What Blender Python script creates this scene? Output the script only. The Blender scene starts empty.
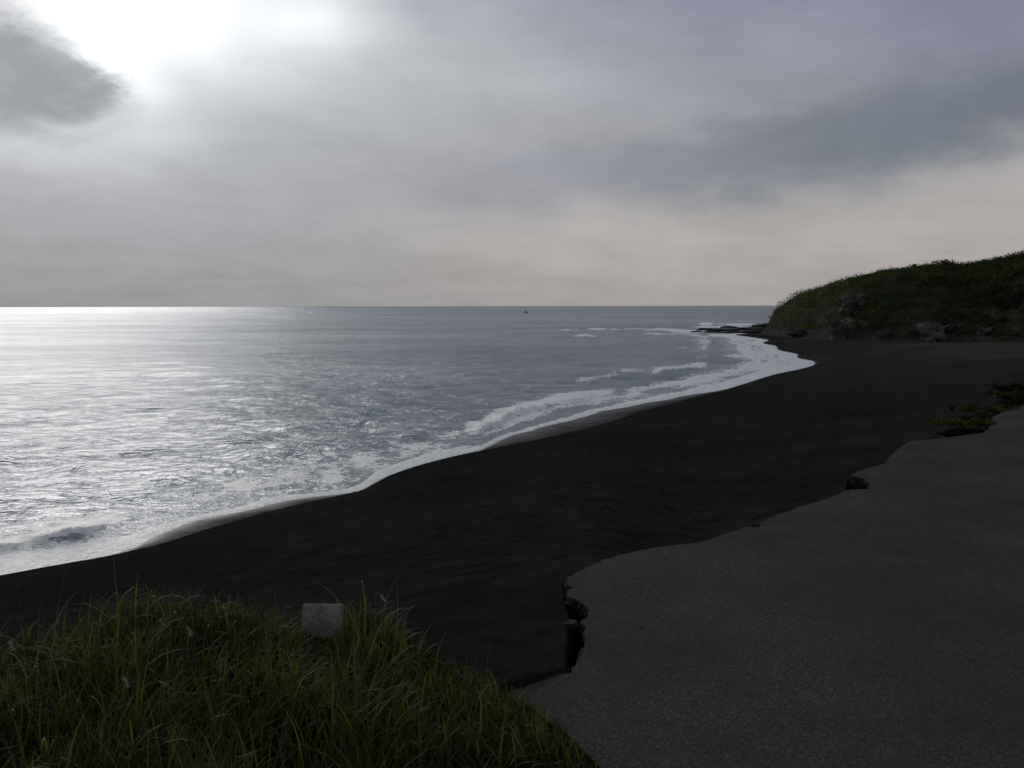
import bpy, math, random
import numpy as np
from mathutils import Vector, Matrix, noise as mnoise

C = bpy.context.scene
col = C.collection
random.seed(7)
rng = np.random.default_rng(11)

# ------------------------------------------------------------------ camera
CAM_Z = 1.65            # eye height above the road
SEA = -5.0              # sea level below the road
F = 995.0               # focal length in pixels of a 1024 px wide picture
PITCH = math.atan(78.0 / F)
ROLL = math.radians(-0.12)
cam_d = bpy.data.cameras.new('camera')
cam = bpy.data.objects.new('camera', cam_d)
col.objects.link(cam)
cam_d.sensor_width = 36.0
cam_d.lens = 36.0 * F / 1024.0
cam_d.clip_start = 0.05
cam_d.clip_end = 120000.0
cam.matrix_world = (Matrix.Translation((0, 0, CAM_Z))
                    @ Matrix.Rotation(math.pi / 2 - PITCH, 4, 'X')
                    @ Matrix.Rotation(ROLL, 4, 'Z'))
C.camera = cam
RM = np.array(cam.matrix_world.to_3x3())


def ray(px, py):
    d = np.array([(px - 512.0) / F, -(py - 384.0) / F, -1.0])
    d = RM @ d
    return d / np.linalg.norm(d)


def P(px, py, z=0.0):
    """ground point seen at a pixel, on the level z"""
    d = ray(px, py)
    k = (z - CAM_Z) / d[2]
    return (d[0] * k, d[1] * k)


def Q(px, dist):
    """ground point in the direction of a column at a distance"""
    a = math.atan((px - 512.0) / F)
    return (math.sin(a) * dist, math.cos(a) * dist)


def azel(px, py):
    d = ray(px, py)
    return math.degrees(math.atan2(d[0], d[1])), math.degrees(math.asin(d[2]))


# ------------------------------------------------------------------ world
SUN_AZ, SUN_EL = azel(-25, -25)
w = bpy.data.worlds.new('World')
C.world = w
w.use_nodes = True
nt = w.node_tree
nt.nodes.clear()


class NB:
    """small helper that builds math in a node tree"""
    def __init__(s, tree):
        s.t = tree

    def new(s, typ, **kw):
        n = s.t.nodes.new(typ)
        for k, v in kw.items():
            setattr(n, k, v)
        return n

    def put(s, sock, v):
        if isinstance(v, bpy.types.NodeSocket):
            s.t.links.new(v, sock)
        elif isinstance(v, (tuple, list)):
            sock.default_value = tuple(v) + ((1.0,) if len(v) == 3 and len(sock.default_value) == 4 else ())
        else:
            sock.default_value = v

    def m(s, op, a, b=None, c=None, clamp=False):
        n = s.new('ShaderNodeMath', operation=op, use_clamp=clamp)
        s.put(n.inputs[0], a)
        if b is not None:
            s.put(n.inputs[1], b)
        if c is not None:
            s.put(n.inputs[2], c)
        return n.outputs[0]

    def vm(s, op, a, b=None):
        n = s.new('ShaderNodeVectorMath', operation=op)
        s.put(n.inputs[0], a)
        if b is not None:
            s.put(n.inputs[1], b)
        return n.outputs[0]

    def noise(s, vec, scale, detail=4, rough=0.55, dist=0.0, color=False):
        n = s.new('ShaderNodeTexNoise')
        s.put(n.inputs['Vector'], vec)
        n.inputs['Scale'].default_value = scale
        n.inputs['Detail'].default_value = detail
        n.inputs['Roughness'].default_value = rough
        n.inputs['Distortion'].default_value = dist
        return n.outputs['Color' if color else 'Fac']

    def mix(s, f, a, b, mode='MIX'):
        n = s.new('ShaderNodeMix', data_type='RGBA', blend_type=mode)
        s.put(n.inputs[0], f)
        s.put(n.inputs[6], a)
        s.put(n.inputs[7], b)
        return n.outputs[2]

    def sstep(s, x, lo, hi, to0=0.0, to1=1.0):
        n = s.new('ShaderNodeMapRange', interpolation_type='SMOOTHSTEP')
        s.put(n.inputs[0], x)
        s.put(n.inputs[1], lo)
        s.put(n.inputs[2], hi)
        s.put(n.inputs[3], to0)
        s.put(n.inputs[4], to1)
        return n.outputs[0]

    def ramp(s, x, stops):
        n = s.new('ShaderNodeValToRGB')
        cr = n.color_ramp
        while len(cr.elements) < len(stops):
            cr.elements.new(0.5)
        for e, (p, c) in zip(cr.elements, stops):
            e.position = p
            e.color = tuple(c) + (1,)
        s.put(n.inputs[0], x)
        return n.outputs[0]


def lin(*c):
    return tuple(((v / 255.0) / 12.92 if v <= 10 else ((v / 255.0 + 0.055) / 1.055) ** 2.4) for v in c)


b = NB(nt)
tc = b.new('ShaderNodeTexCoord').outputs['Generated']
nrm = b.vm('NORMALIZE', tc)
sep = b.new('ShaderNodeSeparateXYZ')
b.put(sep.inputs[0], nrm)
X, Y, Z = sep.outputs
az0 = b.m('MULTIPLY', b.m('ARCTAN2', X, Y), 57.29578)
el0 = b.m('MULTIPLY', b.m('ARCSINE', Z), 57.29578)
# domain warp so that cloud edges are ragged
wv = b.new('ShaderNodeMapping')
b.put(wv.inputs[0], nrm)
wv.inputs['Scale'].default_value = (1, 1, 2.2)
wn = b.noise(wv.outputs[0], 5.0, 8, 0.6, color=True)
wn2 = b.noise(wv.outputs[0], 17.0, 6, 0.6, color=True)
ws = b.new('ShaderNodeSeparateXYZ')
b.put(ws.inputs[0], b.vm('ADD', wn, b.vm('SCALE', wn2)))
for n in nt.nodes:
    if n.type == 'VECT_MATH' and n.operation == 'SCALE':
        n.inputs['Scale'].default_value = 0.35
az = b.m('ADD', az0, b.m('MULTIPLY', b.m('SUBTRACT', ws.outputs[0], 0.675), 9.0))
el = b.m('ADD', el0, b.m('MULTIPLY', b.m('SUBTRACT', ws.outputs[1], 0.675), 4.5))
azs = b.m('ADD', az0, b.m('MULTIPLY', b.m('SUBTRACT', ws.outputs[0], 0.675), 3.5))
els = b.m('ADD', el0, b.m('MULTIPLY', b.m('SUBTRACT', ws.outputs[1], 0.675), 1.8))


def blob(px, py, rx, ry, rot=0.0, soft=True, power=1.0):
    """soft elliptical patch of sky; centre given as in the picture, radii in degrees"""
    a0, e0 = azel(px, py)
    A, E = (az, el) if soft else (azs, els)
    da = b.m('SUBTRACT', A, a0)
    de = b.m('SUBTRACT', E, e0)
    c, s_ = math.cos(math.radians(rot)), math.sin(math.radians(rot))
    u = b.m('DIVIDE', b.m('ADD', b.m('MULTIPLY', da, c), b.m('MULTIPLY', de, s_)), rx)
    v = b.m('DIVIDE', b.m('SUBTRACT', b.m('MULTIPLY', de, c), b.m('MULTIPLY', da, s_)), ry)
    q = b.m('ADD', b.m('MULTIPLY', u, u), b.m('MULTIPLY', v, v))
    if power != 1.0:
        q = b.m('POWER', q, power)
    return b.m('EXPONENT', b.m('MULTIPLY', q, -1.0))


# clear-sky part of the light
sky = b.new('ShaderNodeTexSky')
sky.sky_type = 'NISHITA'
sky.sun_disc = False
sky.sun_elevation = math.radians(SUN_EL)
sky.sun_rotation = math.radians(SUN_AZ)
sky.air_density = 1.0
sky.dust_density = 2.0

# overcast layer: base tone by elevation, glow of the veiled sun, then the cloud bands
eln = b.m('DIVIDE', b.m('MAXIMUM', el, 0.0), 90.0)
base_r = b.ramp(eln, [(0.0, lin(163, 159, 158)), (0.045, lin(176, 170, 167)), (0.085, lin(171, 169, 170)),
                      (0.13, lin(152, 155, 164)), (0.19, lin(141, 144, 162)), (0.36, lin(126, 131, 143)), (1.0, lin(116, 121, 130))])
base_l = b.ramp(eln, [(0.0, lin(145, 147, 150)), (0.06, lin(151, 157, 165)), (0.11, lin(165, 171, 178)),
                      (0.2, lin(190, 192, 195)), (0.42, lin(146, 150, 156)), (1.0, lin(116, 121, 130))])
side = b.sstep(az, azel(120, 200)[0], azel(650, 200)[0])
c = b.mix(side, base_l, base_r)
back = b.sstep(b.m('ABSOLUTE', az0), 45.0, 130.0, 1.0, 1.1)
c = b.mix(1.0, c, b.m('MULTIPLY', back, 1.0), 'MULTIPLY')


def tint(c, f, amount, colr):
    return b.mix(b.m('MULTIPLY', f, amount), c, colr)


# long darker bands
c = tint(c, blob(800, 148, 17, 2.4, 5, power=1.6), 0.85, lin(119, 126, 136))
c = tint(c, blob(960, 112, 6.5, 2.6, 14, power=1.5), 0.75, lin(108, 116, 127))
c = tint(c, blob(500, 185, 10, 2.1, 3, power=1.4), 0.6, lin(150, 152, 164))
c = tint(c, blob(190, 190, 14, 2.2, 0), 0.5, lin(166, 168, 172))
c = tint(c, blob(1010, 20, 8, 4.5, 0), 0.6, lin(118, 121, 142))
c = tint(c, blob(1012, 132, 1.7, 0.7, 0), 0.4, lin(170, 168, 166))
c = tint(c, blob(470, 75, 9, 3.0, -5), 0.5, lin(185, 188, 190))
# pinkish light low on the right
c = tint(c, blob(700, 232, 14, 2.0, 0), 0.4, lin(177, 172, 169))
# fine structure
pl = b.new('ShaderNodeCombineXYZ')
zz = b.m('ADD', b.m('MAXIMUM', Z, 0.0), 0.12)
b.put(pl.inputs[0], b.m('DIVIDE', X, zz))
b.put(pl.inputs[1], b.m('DIVIDE', Y, zz))
n1 = b.noise(pl.outputs[0], 1.3, 8, 0.6, 0.4)
n2 = b.noise(wv.outputs[0], 9.0, 7, 0.55, 0.3)
tex = b.m('ADD', b.m('MULTIPLY', b.m('SUBTRACT', n1, 0.5), 0.35), b.m('ADD', b.m('MULTIPLY', b.m('SUBTRACT', n2, 0.5), 0.35), 1.0))
c = b.mix(1.0, c, tex, 'MULTIPLY')
# glow round the veiled sun
g_wide = b.m('MULTIPLY', blob(130, -15, 16, 8.6), 0.18)
g_mid = b.m('MULTIPLY', blob(145, 8, 7.2, 3.9, 0, False), 0.24)
g_core = b.m('MULTIPLY', blob(122, -10, 4.3, 2.9, -10, False), 0.6)
g_fing = b.m('MULTIPLY', blob(115, 75, 3.3, 1.5, -35, False), 0.30)
g_r = b.m('MULTIPLY', blob(310, 22, 3.8, 1.7, 5, False), 0.30)
g_low = b.m('MULTIPLY', blob(60, 140, 6.5, 1.8, 0, False), 0.16)
glow = g_wide
for g in (g_mid, g_core, g_fing, g_r, g_low):
    glow = b.m('ADD', glow, g)
# the dark ragged cloud left of the sun stands in front of the glow
wn3 = b.new('ShaderNodeSeparateXYZ')
b.put(wn3.inputs[0], b.noise(wv.outputs[0], 13.0, 9, 0.68, 0.6, color=True))
azs = b.m('ADD', azs, b.m('MULTIPLY', b.m('SUBTRACT', wn3.outputs[0], 0.5), 4.5))
els = b.m('ADD', els, b.m('MULTIPLY', b.m('SUBTRACT', wn3.outputs[1], 0.5), 2.8))
pf = b.m('ADD', blob(-5, 72, 5.0, 2.6, -16, False, 1.2), b.m('MULTIPLY', blob(58, 80, 2.6, 1.3, -8, False), 0.5))
patch = b.m('MULTIPLY', b.sstep(pf, 0.10, 0.85), 0.97)
glow = b.m('MULTIPLY', glow, b.m('SUBTRACT', 1.0, patch))
c = b.mix(1.0, c, b.mix(1.0, glow, (0.985, 1.0, 1.0), 'MULTIPLY'), 'ADD')
c = tint(c, patch, 0.9, b.mix(b.sstep(b.noise(wv.outputs[0], 14.0, 6, 0.6), 0.35, 0.65), lin(144, 151, 160), lin(166, 172, 180)))
# everything goes into the Background at strength 0.1
bg = b.new('ShaderNodeBackground')
mixs = b.mix(0.992, b.mix(1.0, sky.outputs[0], (1, 1, 1), 'MULTIPLY'), b.vm('MULTIPLY', c, (10.0, 10.0, 10.0)))
b.put(bg.inputs[0], mixs)
bg.inputs[1].default_value = 0.1
wo = b.new('ShaderNodeOutputWorld')
nt.links.new(bg.outputs[0], wo.inputs[0])

# ------------------------------------------------------------------ sun (veiled, soft)
sd = bpy.data.lights.new('sun', 'SUN')
so = bpy.data.objects.new('sun', sd)
col.objects.link(so)
sd.energy = 0.5
sd.angle = math.radians(30)
sd.color = (1.0, 0.95, 0.88)
sv = Vector((math.sin(math.radians(SUN_AZ)) * math.cos(math.radians(SUN_EL)),
             math.cos(math.radians(SUN_AZ)) * math.cos(math.radians(SUN_EL)),
             math.sin(math.radians(SUN_EL))))
so.rotation_euler = sv.to_track_quat('Z', 'Y').to_euler()

C.view_settings.view_transform = 'Standard'
C.view_settings.look = 'None'
C.view_settings.gamma = 1.0
C.view_settings.exposure = 0.0
C.view_settings.use_curve_mapping = False


# ------------------------------------------------------------------ helpers
def tag(o, label=None, cat=None, group=None, kind=None):
    if label:
        o['label'] = label
    if cat:
        o['category'] = cat
    if group:
        o['group'] = group
    if kind:
        o['kind'] = kind
    return o


def mesh_obj(name, verts, faces, mat=None, parent=None, smooth=True, attrs=None):
    me = bpy.data.meshes.new(name)
    verts = np.asarray(verts, dtype=np.float64)
    if isinstance(faces, np.ndarray):
        n, k = faces.shape
        me.vertices.add(len(verts))
        me.vertices.foreach_set('co', verts.astype(np.float32).ravel())
        me.loops.add(n * k)
        me.loops.foreach_set('vertex_index', faces.astype(np.int32).ravel())
        me.polygons.add(n)
        me.polygons.foreach_set('loop_start', np.arange(0, n * k, k, dtype=np.int32))
        me.polygons.foreach_set('loop_total', np.full(n, k, dtype=np.int32))
        me.update(calc_edges=True)
        me.validate()
    else:
        me.from_pydata([tuple(v) for v in verts], [], [tuple(f) for f in faces])
    me.polygons.foreach_set('use_smooth', [smooth] * len(me.polygons))
    if attrs:
        for k_, v in attrs.items():
            v = np.asarray(v, dtype=np.float32)
            if v.ndim == 1:
                a = me.attributes.new(k_, 'FLOAT', 'POINT')
                a.data.foreach_set('value', v)
            else:
                a = me.attributes.new(k_, 'FLOAT_COLOR', 'POINT')
                a.data.foreach_set('color', v.ravel())
    me.update()
    o = bpy.data.objects.new(name, me)
    col.objects.link(o)
    if mat:
        me.materials.append(mat)
    if parent:
        o.parent = parent
    return o


def empty(name, loc, rz=0.0):
    o = bpy.data.objects.new(name, None)
    o.location = loc
    o.rotation_euler = (0, 0, rz)
    col.objects.link(o)
    return o


def sm(x, lo, hi):
    t = np.clip((x - lo) / (hi - lo), 0, 1)
    return t * t * (3 - 2 * t)


def _hash(ix, iy, seed):
    n = (ix.astype(np.int64) * 374761393 + iy.astype(np.int64) * 668265263 + seed * 974711) & 0x7fffffff
    n = ((n ^ (n >> 13)) * 1274126177) & 0x7fffffff
    n = (n ^ (n >> 16)) & 0x7fffffff
    return (n % 65536) / 65536.0


def vnoise(x, y, seed=0):
    ix, iy = np.floor(x), np.floor(y)
    fx, fy = x - ix, y - iy
    fx = fx * fx * (3 - 2 * fx)
    fy = fy * fy * (3 - 2 * fy)
    a = _hash(ix, iy, seed)
    b_ = _hash(ix + 1, iy, seed)
    c_ = _hash(ix, iy + 1, seed)
    d = _hash(ix + 1, iy + 1, seed)
    return (a * (1 - fx) + b_ * fx) * (1 - fy) + (c_ * (1 - fx) + d * fx) * fy


def fbm(x, y, seed=0, octs=4, gain=0.5):
    r = 0
    a = 1.0
    t = 0
    for i in range(octs):
        r = r + a * vnoise(x * 2 ** i + 17.3 * i, y * 2 ** i - 9.1 * i, seed + i)
        t += a
        a *= gain
    return r / t - 0.5


def poly_dist(x, y, pts, closed=False):
    pts = np.asarray(pts, dtype=float)
    best = np.full(x.shape, 1e18)
    n = len(pts)
    for i in range(n if closed else n - 1):
        ax, ay = pts[i]
        bx, by = pts[(i + 1) % n]
        dx, dy = bx - ax, by - ay
        L = dx * dx + dy * dy + 1e-12
        t = np.clip(((x - ax) * dx + (y - ay) * dy) / L, 0, 1)
        q = (x - ax - t * dx) ** 2 + (y - ay - t * dy) ** 2
        best = np.minimum(best, q)
    return np.sqrt(best)


def inside(x, y, pts):
    pts = np.asarray(pts, dtype=float)
    r = np.zeros(x.shape, dtype=bool)
    n = len(pts)
    j = n - 1
    for i in range(n):
        xi, yi = pts[i]
        xj, yj = pts[j]
        cnd = ((yi > y) != (yj > y)) & (x < (xj - xi) * (y - yi) / (yj - yi + 1e-15) + xi)
        r ^= cnd
        j = i
    return r


def sdist(x, y, pts):
    """positive inside"""
    d = poly_dist(x, y, pts, True)
    return np.where(inside(x, y, pts), d, -d)


def smooth_line(pts, n=4):
    """Catmull-Rom through points"""
    pts = np.asarray(pts, dtype=float)
    out = []
    for i in range(len(pts) - 1):
        p0 = pts[max(i - 1, 0)]
        p1, p2 = pts[i], pts[i + 1]
        p3 = pts[min(i + 2, len(pts) - 1)]
        for k in range(n):
            t = k / n
            out.append(0.5 * ((2 * p1) + (-p0 + p2) * t + (2 * p0 - 5 * p1 + 4 * p2 - p3) * t * t + (-p0 + 3 * p1 - 3 * p2 + p3) * t ** 3))
    out.append(pts[-1])
    return np.array(out)


def project(x, y, z):
    """world -> where it falls in the photograph (used to lay out foam zones at design time)"""
    v = np.stack([x, y, z - CAM_Z], -1) @ RM
    k = -v[..., 2]
    k = np.where(k < 0.01, 0.01, k)
    return 512 + F * v[..., 0] / k, 384 - F * v[..., 1] / k


# ------------------------------------------------------------------ outlines of the place
water_px = [(0, 577), (60, 567), (110, 556), (150, 547), (200, 531), (260, 514), (310, 502), (356, 492), (372, 484), (390, 475), (420, 465),
            (460, 455), (500, 447), (530, 441), (565, 433), (600, 424), (640, 411), (690, 398), (730, 388), (772, 375), (800, 369),
            (813, 365), (812, 361), (797, 358), (796, 354), (778, 350), (775, 346), (762, 343), (768, 340), (750, 337), (735, 334.5), (765, 333.2)]
water_w = [P(x, y, SEA) for x, y in water_px]
shore = smooth_line([(-70, -60), (-40, -20), (-24, 5), P(-160, 612, SEA)] + water_w, 4)
land = np.array([tuple(p) for p in shore] + [Q(772, 250), (75, 262), (120, 300), (240, 380), (800, 700), (4000, 2500), (30000, 12000), (30000, -30000), (-30000, -30000), (-400, -400)])

edge_px = [(500, 690), (522, 682), (548, 673), (560, 669), (571, 668), (578, 657), (581, 647), (585, 638), (583, 628), (586, 622), (580, 618),
           (588, 612), (590, 606), (584, 601), (577, 597), (568, 593), (567, 588), (573, 584), (567, 580), (566, 576), (576, 569), (588, 563), (602, 557), (622, 551), (640, 547), (668, 543), (700, 539),
           (722, 531), (742, 525), (748, 521), (765, 517), (781, 511), (800, 504), (828, 497), (846, 489), (852, 488), (868, 488), (870, 482), (864, 477), (850, 474),
           (862, 468), (884, 462), (893, 452), (899, 446), (910, 440), (932, 438), (958, 435), (984, 432), (991, 424), (992, 416), (1008, 409), (1024, 404), (1050, 398), (1100, 391)]
edge_w = [P(x, y, 0) for x, y in edge_px]
# crumbly sub-divisions
ew = []
for i in range(len(edge_w) - 1):
    p, q = np.array(edge_w[i]), np.array(edge_w[i + 1])
    L = np.linalg.norm(q - p)
    n = max(1, int(L / (0.025 if L < 0.6 else 0.06)))
    nn = np.array([-(q - p)[1], (q - p)[0]]) / max(L, 1e-6)
    for k in range(n):
        t = k / n
        j = (random.random() - 0.5) * min(0.045, 0.022 + 0.012 * L) * (1 if k else 0.3)
        ew.append(p + (q - p) * t + nn * j)
ew.append(np.array(edge_w[-1]))
road = np.array([tuple(p) for p in ew] + [(60, 60), (120, 70), (120, -60), (-2.0, -60), (-1.6, -4), (-0.9, 1.0), P(470, 790, 0), P(478, 720, 0), P(488, 696, 0)])

# grass bank
bank = np.array([(-30, -30), (-9, 0), Q(-420, 4.6), Q(-150, 4.3), Q(0, 4.25), Q(60, 4.45), Q(130, 4.7), Q(220, 4.65), Q(300, 4.55), Q(350, 4.6), Q(395, 4.45), Q(430, 4.25), Q(470, 4.1),
                 Q(500, 3.95), Q(535, 3.72), Q(568, 3.45), Q(590, 3.15), Q(594, 2.6), Q(550, 1.6), (-0.6, 0.2), (-1.2, -4), (-2, -30)])
high = np.array([tuple(p) for p in ew] + [(60, 60), (120, 70), (120, -60), (-30, -60), (-30, -30), (-9, 0), Q(-420, 4.6), Q(-150, 4.3), Q(0, 4.25), Q(130, 4.6), Q(300, 4.5), Q(380, 4.4), Q(430, 4.25), Q(480, 4.15)])

crev1 = np.array([P(x, y, 0) for x, y in [(562, 672), (571, 668), (578, 657), (590, 640), (590, 600), (578, 592), (565, 574), (566, 594), (570, 600), (571, 608), (574, 616), (568, 618), (569, 628), (568, 640), (566, 652), (568, 662), (560, 670)]])
crev2 = np.array([P(x, y, 0) for x, y in [(846, 488), (870, 491), (875, 478), (850, 472), (846, 476), (856, 480), (850, 484)]])
crev3 = np.array([P(x, y, 0) for x, y in [(915, 437), (935, 440), (1000, 433), (1000, 412), (986, 417), (982, 425), (960, 430), (930, 432)]])

# headland
head_front = [Q(762, 238), Q(780, 214), Q(800, 202), Q(830, 192), Q(850, 184), Q(880, 182), Q(950, 172), Q(985, 166), Q(1024, 158), Q(1150, 140), Q(1500, 118), (260, 20)]
head = np.array([Q(763, 244)] + head_front + [(30000, -3000), (30000, 11000), (4000, 2400), (800, 640), (240, 350), (130, 290), (88, 262), (72, 254)])


def headland_raw(x, y):
    d = sdist(x, y, head)
    dw = d + 3.5 * fbm(x / 11, y / 11, 5, 3) * sm(d, 0.5, 8) * 2
    g = sm(dw, -0.5, 13) * 0.72 + 0.28 * sm(dw, 8, 42)
    g = g + 0.07 * fbm(x / 5, y / 5, 9, 4) * sm(d, 1, 6) + 0.16 * fbm(x / 22, y / 22, 33, 3) * sm(d, 2, 14)
    return d, g


def strip(px):
    # width of the bare wet strip between dry sand and the water
    return np.interp(px, [120, 160, 200, 300, 365, 400, 480, 515, 560, 600, 660, 700, 725], [0, 1.0, 1.5, 0.8, 0, 0, 0.1, 2.0, 2.6, 2.1, 1.3, 0.6, 0.0])


def beach_height(x, y):
    d = sdist(x, y, land)
    pxo, _ = project(x, y, np.full_like(x, SEA))
    off = np.where(y > 3, strip(pxo), 0.0)
    e = -sdist(x, y, high)          # distance outside the road / bank plateau
    az_ = np.degrees(np.arctan2(x, y))
    r = np.hypot(x, y)
    dd = np.maximum(d, 0)
    ee = np.maximum(e, 0)
    t = dd / (dd + ee + 1e-6)
    prof = t ** 0.93
    z = SEA + (4.95) * prof
    z += 0.28 * (np.exp(-((t - 0.30) / 0.08) ** 2)) * sm(az_, -26, -8) * sm(ee + dd, 10, 30)
    # sand lies lower beyond the road edge on the right, level with it on the left
    px, py = project(x, y, np.zeros_like(x))
    drop = 0.02 + 0.30 * sm(px, 575, 720) * sm(ee, 0.0, 0.25) + 0.25 * sm(px, 575, 720) * sm(ee, 0, 2.5)
    z -= np.where(e > -0.5, drop * sm(dd, 2, 12), 0)
    # wind and foot marks
    amp = sm(dd, 1.0, 6.0)
    z += amp * (0.16 * fbm(x / 6, y / 6, 3, 3) + 0.05 * fbm(x / 1.1, y / 1.1, 21, 3)) * sm(r, 2, 9)
    z += amp * 0.018 * fbm(x / 0.22, y / 0.22, 41, 3) * (1 - sm(r, 14, 30))
    fr_ = np.random.default_rng(77)
    nearm = (r > 4) & (r < 26) & (np.abs(az_) < 45)
    if nearm.any():
        xs_, ys_ = x[nearm], y[nearm]
        dz_ = np.zeros(len(xs_))
        for tr in range(9):
            fx, fy = fr_.uniform(-7, 6), fr_.uniform(6, 11)
            th_ = fr_.uniform(0.2, 2.9)
            for st in range(22):
                th_ += fr_.normal(0, 0.06)
                fx += math.cos(th_) * 0.62
                fy += math.sin(th_) * 0.62
                sgn = 0.11 if st % 2 else -0.11
                cx_, cy_ = fx - math.sin(th_) * sgn, fy + math.cos(th_) * sgn
                u_ = (xs_ - cx_) * math.cos(th_) + (ys_ - cy_) * math.sin(th_)
                w_ = -(xs_ - cx_) * math.sin(th_) + (ys_ - cy_) * math.cos(th_)
                q_ = (u_ / 0.17) ** 2 + (w_ / 0.085) ** 2
                dz_ -= 0.045 * np.exp(-q_) - 0.018 * np.exp(-((np.sqrt(q_) - 1.7) / 0.5) ** 2)
        z[nearm] += dz_ * (amp[nearm]) * sm(ee[nearm], 0.1, 0.8)
    z = np.where(d < 0, SEA + np.where(d > -off, 0.03 * (d + off), np.maximum(d + off, -60) * 0.06), z)
    z = np.where((d >= 0), np.maximum(z, SEA + 0.03 * off + np.minimum(dd, 30) * 0.03), z)
    # under the road
    rd = sdist(x, y, road)
    z = z + 0.035 * sm(px, 570, 520) * np.exp(-(rd / 0.12) ** 2) if False else z + 0.03 * (1 - sm(px, 520, 570)) * np.exp(-(rd / 0.05) ** 2)
    z = np.where(rd > 0.05, np.minimum(z, -0.14 - 0.2 * sm(rd, 0.05, 0.3)), z)
    for cr, dep in ((crev1, 0.75), (crev2, 0.7), (crev3, 0.5)):
        cd = sdist(x, y, cr)
        z = z - dep * sm(cd, -0.01, 0.05)
    # grass bank, gently humped
    bd = sdist(x, y, bank)
    hump = 0.02 + sm(-rd, 0.0, 0.8) * (0.01 + 0.13 * (1 - sm(x, -0.9, 0.0))) + 0.10 * np.exp(-((x + 1.7) / 0.9) ** 2) * np.exp(-((y - 3.9) / 0.9) ** 2)
    on_road = (rd > 0.0) & (bd < -0.12)
    z = np.where((bd > -1.6) & ~on_road, z * (1 - sm(bd, -1.6, 0.15)) + hump * sm(bd, -1.6, 0.15), z)
    return z, d, e


# ------------------------------------------------------------------ polar grids (finer near, coarser far)
def polar(rs, dense_px=1.6, full=True):
    azs_ = list(np.degrees(np.arctan((np.arange(-60, 1084, dense_px) - 512) / F)))
    left, right = azs_[0], azs_[-1]
    ext_r = list(right + np.geomspace(0.3, 181 - right, 60))
    ext_l = list(left - np.geomspace(0.3, 179 + left, 60))[::-1]
    A = np.radians(np.array(ext_l + azs_ + ext_r))
    R_ = np.array(rs)
    AA, RR = np.meshgrid(A, R_)
    return RR * np.sin(AA), RR * np.cos(AA), len(R_), len(A), AA, RR


def grid_faces(nr, na, keep=None):
    i = np.arange(nr - 1)[:, None] * na + np.arange(na - 1)[None, :]
    f = np.stack([i, i + 1, i + 1 + na, i + na], -1)[..., ::-1]
    if keep is not None:
        k = keep[:-1, :-1] | keep[1:, :-1] | keep[:-1, 1:] | keep[1:, 1:]
        f = f[k]
    return f.reshape(-1, 4)


def compact(V, Fc, attrs):
    used = np.unique(Fc)
    m_ = np.full(len(V), -1, dtype=np.int64)
    m_[used] = np.arange(len(used))
    return V[used], m_[Fc], {k: v[used] for k, v in attrs.items()}


def rows(h, y0, y1, step):
    """distances whose ground rows fall evenly in the picture for a drop h"""
    ys = np.arange(y1, y0, -step)
    return h / np.tan(PITCH + np.arctan((ys - 384) / F))


# ------------------------------------------------------------------ materials
def mat(name):
    m_ = bpy.data.materials.new(name)
    m_.use_nodes = True
    t = m_.node_tree
    t.nodes.clear()
    nb = NB(t)
    out = nb.new('ShaderNodeOutputMaterial')
    pb = nb.new('ShaderNodeBsdfPrincipled')
    t.links.new(pb.outputs[0], out.inputs[0])
    return m_, nb, pb, out


def bump(nb, height, strength, dist, normal=None):
    n = nb.new('ShaderNodeBump')
    n.inputs['Strength'].default_value = strength
    n.inputs['Distance'].default_value = dist
    nb.put(n.inputs['Height'], height)
    if normal is not None:
        nb.put(n.inputs['Normal'], normal)
    return n.outputs[0]


def attr(nb, name, out='Fac'):
    n = nb.new('ShaderNodeAttribute')
    n.attribute_name = name
    return n.outputs[out]


# --- black sand
M_sand, nb, pb, _ = mat('black_sand')
pos = nb.new('ShaderNodeNewGeometry').outputs['Position']
wet = attr(nb, 'wet')
big = nb.noise(pos, 0.12, 5, 0.6)
fine = nb.noise(pos, 55, 3, 0.7)
med = nb.noise(pos, 2.5, 6, 0.65)
c0 = nb.ramp(big, [(0.33, (0.0185, 0.0205, 0.0192)), (0.67, (0.0320, 0.0335, 0.0310))])
c0 = nb.mix(nb.sstep(fine, 0.5, 0.8), c0, (0.052, 0.052, 0.049))
c0 = nb.mix(nb.sstep(med, 0.42, 0.62, 0, 0.65), c0, (0.0140, 0.0152, 0.0145))
c0 = nb.mix(nb.m('MULTIPLY', attr(nb, 'far_pale'), 0.6), c0, (0.075, 0.068, 0.064))
c0 = nb.mix(nb.m('MULTIPLY', wet, 0.75), c0, (0.010, 0.010, 0.010))
c0 = nb.mix(attr(nb, 'shaded_soil'), c0, (0.006, 0.005, 0.004))  # soil blackened so the crevices' shade sits in the colour
c0 = nb.mix(attr(nb, 'turf'), c0, (0.020, 0.018, 0.010))
nb.put(pb.inputs['Base Color'], c0)
wetn = nb.sstep(nb.m('ADD', wet, nb.m('MULTIPLY', nb.m('SUBTRACT', nb.noise(pos, 0.5, 4, 0.6), 0.5), 0.5)), 0.30, 1.0)
nb.put(pb.inputs['Roughness'], nb.m('SUBTRACT', 0.95, nb.m('MULTIPLY', wetn, 0.55)))
nb.put(pb.inputs['Specular IOR Level'], nb.m('MULTIPLY', wetn, 0.14))
bm_ = bump(nb, nb.m('ADD', nb.m('MULTIPLY', fine, 0.5), nb.m('MULTIPLY', nb.noise(pos, 5, 7, 0.68), 2.6)), 0.9, 0.035)
nmix = nb.new('ShaderNodeMix', data_type='VECTOR')
nb.put(nmix.inputs[0], wetn)
nb.put(nmix.inputs[4], bm_)
nb.put(nmix.inputs[5], nb.new('ShaderNodeNewGeometry').outputs['Normal'])
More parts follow.
